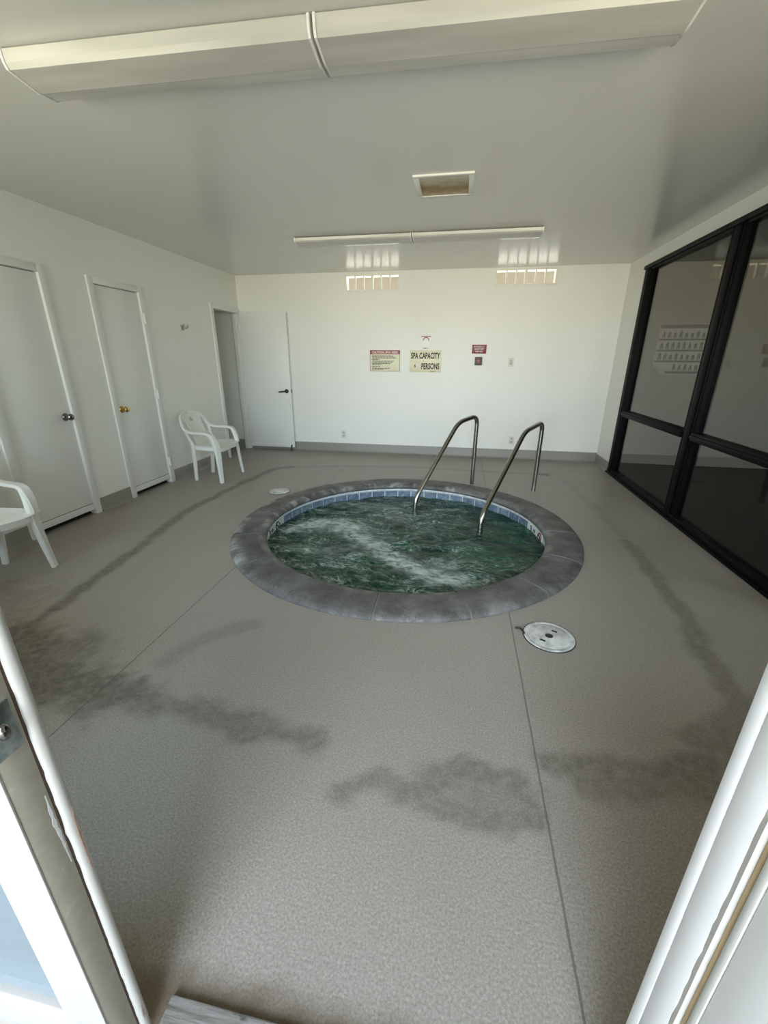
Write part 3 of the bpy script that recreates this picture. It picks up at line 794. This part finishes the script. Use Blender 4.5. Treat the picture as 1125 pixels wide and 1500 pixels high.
# ------------------------------------------------------------------ round lids in the floor
M_lid = mat('white_lid_plastic', (.66, .66, .66), .45); n = N(M_lid)
n.color(n.ramp(n.noise(16, 6, .65), [(.36, (.40, .40, .39)), (.52, (.64, .64, .63)), (.7, (.80, .81, .82))]))
def lid(label, x, y, r, slots):
    t = thing('skimmer_lid', label, 'lid', (x, y, 0), group=None)
    bm = B(); lathe(bm, [(r+.004, .0005), (r+.003, .004), (r-.002, .004)], 48); obj('rim', bm, M_slot, t)
    bm = B(); lathe(bm, [(0, .007), (r*.80, .007), (r*.82, .0055), (r*.85, .0055), (r*.87, .007), (r-.006, .007), (r-.001, .005), (r, .001)], 48); obj('cover', bm, M_lid, t)
    if slots:
        bm = B(); lathe(bm, [(0, .0085), (.018, .0085), (.021, .0065)], 24); obj('finger_hole', bm, M_slot, t)
        for (sx_, sy_, a) in ((.035, .045, -.45), (-.040, -.045, -.45)):
            bm = B(); box(bm, -.014, .014, -.007, .007, .0062, .0082, .001)
            bmesh.ops.rotate(bm, cent=(0, 0, 0), matrix=Matrix.Rotation(a, 3, 'Z'), verts=bm.verts[:]); bmesh.ops.translate(bm, vec=(sx_, sy_, 0), verts=bm.verts[:])
            obj('slot', bm, M_slot, t)
    else:
        bm = B(); lathe(bm, [(0, .0085), (.045, .0085), (.050, .0065)], 24); obj('centre_cap', bm, M_cover, t)
    return t
lid('round white lid with black holes set in the floor in front of the spa', .545, 1.975, .130, True)
lid('small round off-white lid set in the floor between the spa and the chair', -1.905, 4.147, .115, False)
bm = B(); tube(bm, smoothpath([(.375, 2.02, .004), (.40, 2.015, .008), (.415, 1.995, .006), (.42, 1.97, .004)]), [.003]+[.006]*14+[.004], 6)
tag(obj('leaf', bm, M_slot), 'tiny dark dried leaf on the floor beside the white lid', 'leaf')

# ------------------------------------------------------------------ plastic chairs
def make_chair(label):
    t = thing('plastic_chair', label, 'chair')
    # seat
    bm = B(); g = []
    for j in range(15):
        v = j/14; x = -.165 + .36*v; row = []
        hwd = .185 + .062*min(1, v*1.6)
        for i in range(15):
            u = i/7 - 1; z = .418 - .022*(1-u*u)*sin(pi*min(1, v*.95+.05)) - (.020*((v-.85)/.15)**2 if v > .85 else 0) + .008*(abs(u)**6)
            row.append(Vector((x, u*hwd*(1 - .06*max(0, v-.85)/.15), z)))
        g.append(row)
    shell(bm, g, .007)
    # rim under the edge of the seat
    rim = [(-.165, -.19, .398), (-.08, -.222, .398), (.05, -.243, .397), (.16, -.235, .392), (.192, -.17, .380), (.197, 0, .385), (.192, .17, .380), (.16, .235, .392), (.05, .243, .397), (-.08, .222, .398), (-.165, .19, .398)]
    ribbon(bm, rim, .045, .008, Vector((0, 0, 1)), 4)
    obj('seat', bm, M_plastic, t)
    # back: centre panel with a grip slot, top rail wider
    bm = B(); g = []; NX, NY = 28, 24
    for j in range(NY+1):
        v = j/NY; row = []
        hwd = .135 + .02*v + .055*max(0, (v-.70)/.30)**1.5
        x = -.160 - .115*v - .022*v*v; z = .405 + .365*v
        for i in range(NX+1):
            u = 2*i/NX - 1
            row.append(Vector((x + .03*u*u*(.5+.5*v), u*hwd, z - .018*u*u*max(0, v-.6)/.4)))
        g.append(row)
    def keep(j, i):
        u = 2*(i+.5)/NX - 1; v = (j+.5)/NY
        return not (((u/.30)**2 + ((v-.80)/.055)**2) < 1)
    shell(bm, g, .007, keep)
    obj('backrest', bm, M_plastic, t)
    for s in (-1, 1):
        bm = B()
        pts = [(-.298, s*.02, .772), (-.290, s*.12, .766), (-.270, s*.195, .735), (-.235, s*.237, .670), (-.195, s*.258, .610), (-.12, s*.268, .584), (-.02, s*.271, .580), (.06, s*.270, .577), (.108, s*.266, .556), (.134, s*.260, .505), (.150, s*.252, .450), (.160, s*.246, .405)]
        wd = [Vector((.1, 0, 1)), Vector((.1, s*.1, 1)), Vector((.1, s*.5, .8)), Vector((0, s*.9, .4)), Vector((0, s, .2)), Vector((0, s, 0)), Vector((0, s, 0)), Vector((0, s, 0)), Vector((0, s, 0)), Vector((-.2, s, 0)), Vector((-.4, s, 0)), Vector((-.5, s, 0))]
        ribbon(bm, pts, [.05, .054, .054, .052, .052, .054, .058, .060, .066, .074, .078, .08], [.020, .020, .022, .024, .026, .026, .026, .028, .036, .048, .054, .055], wd, 4)
        obj('armrest', bm, M_plastic, t)
        # rear stile and leg
        bm = B()
        ribbon(bm, [(-.205, s*.252, .600), (-.182, s*.236, .52), (-.158, s*.212, .42), (-.168, s*.200, .25), (-.190, s*.188, .0)], [.034, .034, .048, .048, .040], [.016, .018, .034, .034, .030], Vector((1, s*.5, 0)), 4)
        obj('leg', bm, M_plastic, t)
        bm = B()
        ribbon(bm, [(.150, s*.238, .415), (.160, s*.242, .34), (.170, s*.254, .17), (.182, s*.270, 0)], [.080, .072, .058, .046], [.040, .038, .034, .030], Vector((-.5, s, 0)), 4)
        obj('leg', bm, M_plastic, t)
    return t
chair = make_chair('white plastic armchair by the left wall beside the open doorway')
chair.location = (-2.888, 4.595, 0); chair.rotation_euler = (0, 0, radians(2))
def dup(root, loc, rotz, label):
    r = root.copy(); link(r); r.location = loc; r.rotation_euler = (0, 0, rotz); r['label'] = label
    for ch in list(root.children):
        c_ = ch.copy(); link(c_); c_.parent = r
        for g_ in ch.children: d_ = g_.copy(); link(d_); d_.parent = c_
    return r
dup(chair, (-2.955, 1.945, 0), radians(-8), 'white plastic armchair cut off by the left edge of the photo')

# ------------------------------------------------------------------ ceiling lights
M_lens = mat('milky_light_lens', (.55, .54, .50), .25, spec=.5); n = N(M_lens)
n.b.inputs['Transmission Weight'].default_value = .0
mp = n.new('ShaderNodeMapping'); mp.inputs['Scale'].default_value = (1, 8, 8); n.lk(n.coords(), mp.inputs[0])
n.color(n.ramp(n.noise(2, 3, .5, mp.outputs[0]), [(.3, (.49, .485, .445)), (.7, (.59, .58, .54))]))
M_house = mat('light_housing', (.62, .60, .53), .4)
def light(label, length, hw_, dep, loc, rz, group):
    t = thing('ceiling_light', label, 'light', loc, rz, group)
    L2 = length/2
    bm = B(); box(bm, -L2, L2, -hw_*.55, hw_*.55, -.022, 0, .002); obj('housing', bm, M_house, t)
    prof = [(-hw_*.95, -.004), (-hw_, -.010), (-hw_*.985, -dep*.40), (-hw_*.96, -dep*.62), (-hw_*.87, -dep*.84), (-hw_*.15, -dep*.975), (hw_*.10, -dep), (hw_*.16, -dep*.955), (hw_*.72, -dep*.84), (hw_*.92, -dep*.62), (hw_*.985, -dep*.40), (hw_, -.010), (hw_*.95, -.004)]
    bm = B(); extrude_poly(bm, prof, 'x', -L2+.006, L2-.006); obj('lens', bm, M_lens, t, 15)
    for s in (-1, 1):
        bm = B(); k = 1.035
        extrude_poly(bm, [(u*k, v*k+.001) for u, v in prof], 'x', s*(L2-.009), s*L2); obj('end_cap', bm, M_trim, t, 28)
    return t
G = 'wraparound fluorescent ceiling lights'
light('left half of the large ceiling light pair nearest the entrance', 1.24, .135, .078, (-1.222, 1.985, H), radians(1.6), G)
light('right half of the large ceiling light pair nearest the entrance', 1.27, .135, .078, (.045, 2.020, H), radians(1.6), G)
light('left half of the ceiling light pair near the back wall', 1.165, .135, .052, (-1.135, 4.70, H), 0, G)
light('right half of the ceiling light pair near the back wall', 1.19, .135, .052, (.052, 4.70, H), 0, G)

# ------------------------------------------------------------------ exhaust fan in the ceiling
M_dirty = mat('rusty_dusty_grille', (.35, .28, .19), .8); n = N(M_dirty)
gx = n.new('ShaderNodeSeparateXYZ'); n.lk(n.coords(), gx.inputs[0])
yy = n.math('ADD', n.math('MULTIPLY', gx.outputs[1], 2.6), n.math('MULTIPLY', n.noise(7, 5, .65), .55))
n.color(n.ramp(yy, [(.0, (.80, .76, .64)), (.20, (.62, .53, .39)), (.42, (.33, .235, .13)), (.60, (.40, .30, .18)), (.80, (.74, .67, .54))]))
fx, fy = (FX0+FX1)/2, (FY0+FY1)/2
t = thing('exhaust_fan', 'square ceiling exhaust vent with rusty brown grille and white frame', 'vent', (fx, fy, H))
hx, hy = .20, .197
bm = B()
box(bm, -hx, hx, -hy, -hy+.03, -.012, .0, .003); box(bm, -hx, hx, hy-.03, hy, -.012, .0, .003)
box(bm, -hx, -hx+.035, -hy+.03, hy-.03, -.012, .0, .003); box(bm, hx-.035, hx, -hy+.03, hy-.03, -.012, .0, .003)
obj('frame', bm, M_trim, t)
bm = B(); g = []
for j in range(13):
    v = j/12*2-1
    g.append([Vector((u, v*.168, -.007 + .012*(1-v*v))) for u in (-.172, -.06, .06, .172)])
shell(bm, g, .003); obj('grille', bm, M_dirty, t)
bm = B(); box(bm, -.178, .178, -.173, -.168, 0, .1); box(bm, -.178, .178, .168, .173, 0, .1); box(bm, -.178, -.172, -.173, .173, 0, .1); box(bm, .172, .178, -.173, .173, 0, .1); box(bm, -.178, .178, -.173, .173, .095, .1)
obj('housing', bm, M_house, t)

# ------------------------------------------------------------------ wall vents: louvred openings near the ceiling
def vent(label, v, g):
    x0, x1, z0, z1 = v; cx, cz = (x0+x1)/2, (z0+z1)/2
    t = thing('wall_vent', label, 'vent', (cx, YB, cz), group=None)
    a, b = (x1-x0)/2, (z1-z0)/2
    bm = B(); q = .022
    box(bm, -a-q, a+q, -.010, .004, b, b+.018, .002); box(bm, -a-q, a+q, -.010, .004, -b-q, -b, .002)
    box(bm, -a-q, -a, -.010, .004, -b, b, .002); box(bm, a, a+q, -.010, .004, -b, b, .002)
    obj('frame', bm, M_wall, t)
    wd = 2*a/6
    for k in range(1, 6):
        ww = .016 if k == 3 else .009
        bm = B(); box(bm, -a + k*wd - ww, -a + k*wd + ww, -.004, .035, -b, b, .002); obj('divider', bm, M_wall, t)
    return t
vent('left of the two white louvred vents high on the back wall', VL, None)
vent('right of the two white louvred vents high on the back wall', VR, None)

# ------------------------------------------------------------------ signs and plates on the back wall
def plate(name, label, cat, x0, x1, z0, z1, m, th=.005, bev=.001):
    t = thing(name, label, cat, ((x0+x1)/2, YB, (z0+z1)/2)); a, b = (x1-x0)/2, (z1-z0)/2
    bm = B(); box(bm, -a, a, -th, 0, -b, b, bev); obj('sign_panel', bm, m, t); return t, a, b
t, a, b = plate('caution_sign', 'cream rules sign headed CAUTION SPA USERS on the back wall', 'sign', -1.33, -.888, 1.213, 1.503, M_sign)
bm = B(); box(bm, -a+.004, a-.004, -.0062, -.004, b-.055, b-.003); obj('header_band', bm, M_redh, t)
bm = B()
for (u0, u1, v0, v1) in ((-a, a, b-.004, b), (-a, a, -b, -b+.004), (-a, -a+.005, -b, b), (a-.005, a, -b, b)): box(bm, u0, u1, -.0062, -.004, v0, v1)
obj('border', bm, M_redh, t)
text('heading', 'CAUTION, SPA USERS', .042, M_text_white, t, (0, -.0066, b-.030), sx=.93, bold=.001)
bm = B(); z = b-.075; rnd = random.Random(3)
for ln, (frac, gap) in enumerate([(.80, 0), (.88, 0), (.93, 0), (.26, 1), (.84, 0), (.80, 0), (.70, 0), (.36, 1), (.30, 1), (.68, 0), (.42, 1)]):
    x = -a+.035; xe = x + (2*a-.06)*frac
    while x < xe:
        wl = rnd.uniform(.018, .045); box(bm, x, min(x+wl, xe), -.0062, -.004, z-.0042, z+.0042); x += wl + .007
    z -= .0165 + (.007 if gap else 0)
obj('small_print', bm, M_text_black, t)

t, a, b = plate('spa_capacity_sign', 'cream sign reading SPA CAPACITY 6 PERSONS on the back wall', 'sign', -.748, -.295, 1.205, 1.504, M_sign)
text('upper_line', 'SPA CAPACITY', .108, M_text_black, t, (-.002, -.0058, b-.078), sx=.575, bold=.0035)
text('lower_line', 'PERSONS', .112, M_text_black, t, (.072, -.0058, -b+.080), sx=.56, bold=.0035)
bm = B(); box(bm, -a+.02, -a+.145, -.0075, -.004, -b+.035, -b+.145, .001); obj('number_card', bm, M_sign, t)
text('number', '6', .062, M_text_black, t, (-a+.08, -.008, -b+.088), bold=.001)
bm = B(); box(bm, .075, .13, -.0062, -.004, -b+.012, -b+.019); box(bm, .135, .15, -.0062, -.004, -b+.012, -b+.019); obj('maker_print', bm, M_text_black, t)

t, a, b = plate('notice', 'small white notice with red arc above the SPA CAPACITY sign', 'sign', -.588, -.455, 1.512, 1.688, M_paper, .003, .0005)
bm = B(); box(bm, -a, a, -.0042, -.002, b-.012, b); obj('red_edge', bm, M_redh, t)
bm = B(); tube(bm, [(.040*cos(k*pi/16), -.0035, b-.058 + .040*sin(k*pi/16)) for k in range(17)], .006, 6); obj('red_arc', bm, M_redh, t)
bm = B(); box(bm, -.035, .01, -.0042, -.002, -b+.012, -b+.024); box(bm, .02, .04, -.0042, -.002, -b+.014, -b+.022); obj('small_print', bm, mat('grey_print', (.3, .3, .28), .6), t)

t, a, b = plate('shutoff_sign', 'dark red sign reading EMERGENCY SHUT OFF FOR SPA on the back wall', 'sign', .122, .317, 1.460, 1.575, M_red, .004)
for k, s in enumerate(('EMERGENCY', 'SHUT OFF', 'FOR SPA')):
    text('lettering', s, .027, M_text_white, t, (0, -.0046, b-.026-k*.032), bold=.0006)
t = thing('shutoff_box', 'grey emergency stop box with red button under the dark red sign', 'switch', (.221, YB, 1.361))
bm = B(); box(bm, -.050, .050, -.045, 0, -.055, .055, .010); obj('box_body', bm, M_boxgrey, t)
bm = B(); lathe(bm, [(0, .016), (.024, .015), (.028, .010), (.028, 0)], 24, Matrix.Translation((0, -.045, 0)) @ Matrix.Rotation(radians(90), 4, 'X')); o = obj('push_button', bm, M_button, t); o['label'] = 'red push button'

t = thing('light_switch', 'white toggle light switch on the back wall right of the emergency box', 'switch', (.662, YB, 1.350))
bm = B(); box(bm, -.036, .036, -.006, 0, -.058, .058, .003); obj('cover_plate', bm, M_cover, t)
bm = B(); box(bm, -.014, .014, -.0068, -.004, -.030, .030, .001); obj('recess', bm, mat('switch_recess', (.45, .45, .39), .5), t)
bm = B(); box(bm, -.006, .006, -.018, -.004, -.004, .016, .002); obj('toggle', bm, M_cover, t)
def outlet(label, x, z):
    t = thing('wall_outlet', label, 'outlet', (x, YB, z))
    bm = B(); box(bm, -.036, .036, -.006, 0, -.058, .058, .003); obj('cover_plate', bm, M_cover, t)
    for s in (-1, 1):
        bm = B(); tt = bmesh.new(); lathe(tt, [(0, .0022), (.016, .002), (.017, 0)], 20, Matrix.Rotation(radians(90), 4, 'X')); merge(bm, tt, Matrix.Translation((0, -.006, s*.024)))
        r_ = obj('socket', bm, mat('socket_face', (.46, .46, .43), .5), t)
        bm = B()
        for u in (-.006, .006): box(bm, u-.0012, u+.0012, -.0088, -.008, s*.024-.002, s*.024+.006)
        obj('slot', bm, M_slot, r_)
outlet('white wall outlet low on the back wall near the open door', -1.757, .275)
outlet('white wall outlet low on the back wall behind the grab rails', .783, .272)

# robe hook on the left wall
t = thing('robe_hook', 'small chrome double robe hook on the left wall above the chair', 'hook', (XL, 4.92, 1.725))
bm = B(); box(bm, 0, .008, -.022, .022, -.028, .028, .003); obj('base_plate', bm, M_nickel, t)
for s in (-1, 1):
    bm = B(); tube(bm, smoothpath([(.004, s*.006, 0), (.030, s*.018, -.006), (.048, s*.032, .004), (.052, s*.038, .022)]), .007, 10)
    lathe(bm, [(0, -.010), (.008, -.006), (.0105, 0), (.008, .006), (0, .010)], 12, Matrix.Translation((.053, s*.039, .026))); obj('hook_arm', bm, M_chrome, t)

# exercise chart on the wall of the room behind the glass
M_chart = mat('chart_paper', (.52, .50, .48), .5); M_chartd = mat('chart_print', (.07, .06, .055), .6)
cx0, cx1, cz0, cz1 = 2.468, 3.13, 1.205, 1.815
t = thing('wall_chart', 'large grey exercise chart with rows of small figures seen through the dark glass', 'poster', ((cx0+cx1)/2, YB, (cz0+cz1)/2))
a, b = (cx1-cx0)/2, (cz1-cz0)/2
bm = B(); g = []
for j in range(13):
    v = j/12; row = []
    for i in range(13):
        u = i/12; cu = max(0, 1 - hypot(u, v)/.22)
        row.append(Vector((-a + 2*a*u + .03*cu, -.004 - .07*cu**1.5, -b + 2*b*v + .05*cu*cu)))
    g.append(row)
shell(bm, g, .001); obj('sheet', bm, M_chart, t)
bm = B(); rnd = random.Random(11)
box(bm, -a+.004, a-.004, -.0062, -.0045, b-.050, b-.006)
for r_ in range(4):
    zt = b - .065 - r_*.132
    zb = zt - .10
    if r_ < 3: box(bm, -a+.01, a-.01, -.0062, -.0045, zb-.028, zb-.006)
    else: box(bm, -a+.16, a-.01, -.0062, -.0045, -b+.012, zb-.005)
    for k in range(9):
        if r_ == 3 and k < 3: continue
        x = -a + .06 + k*.066; hh = rnd.uniform(.065, .095)
        box(bm, x-.014, x+.014, -.0062, -.0045, zb+hh*.35, zb+hh*.85)           # trunk
        box(bm, x-.006+rnd.uniform(-.008, .008), x+.006, -.0062, -.0045, zb+hh*.86, zb+hh*1.02)
        box(bm, x-.018, x-.003, -.0062, -.0045, zb+.002, zb+hh*.4); box(bm, x+.005, x+.019, -.0062, -.0045, zb+.002, zb+hh*.4)
        if rnd.random() < .7: box(bm, x-.022, x+.022, -.0062, -.0045, zb+hh*.62, zb+hh*.72)
obj('figures', bm, M_chartd, t)
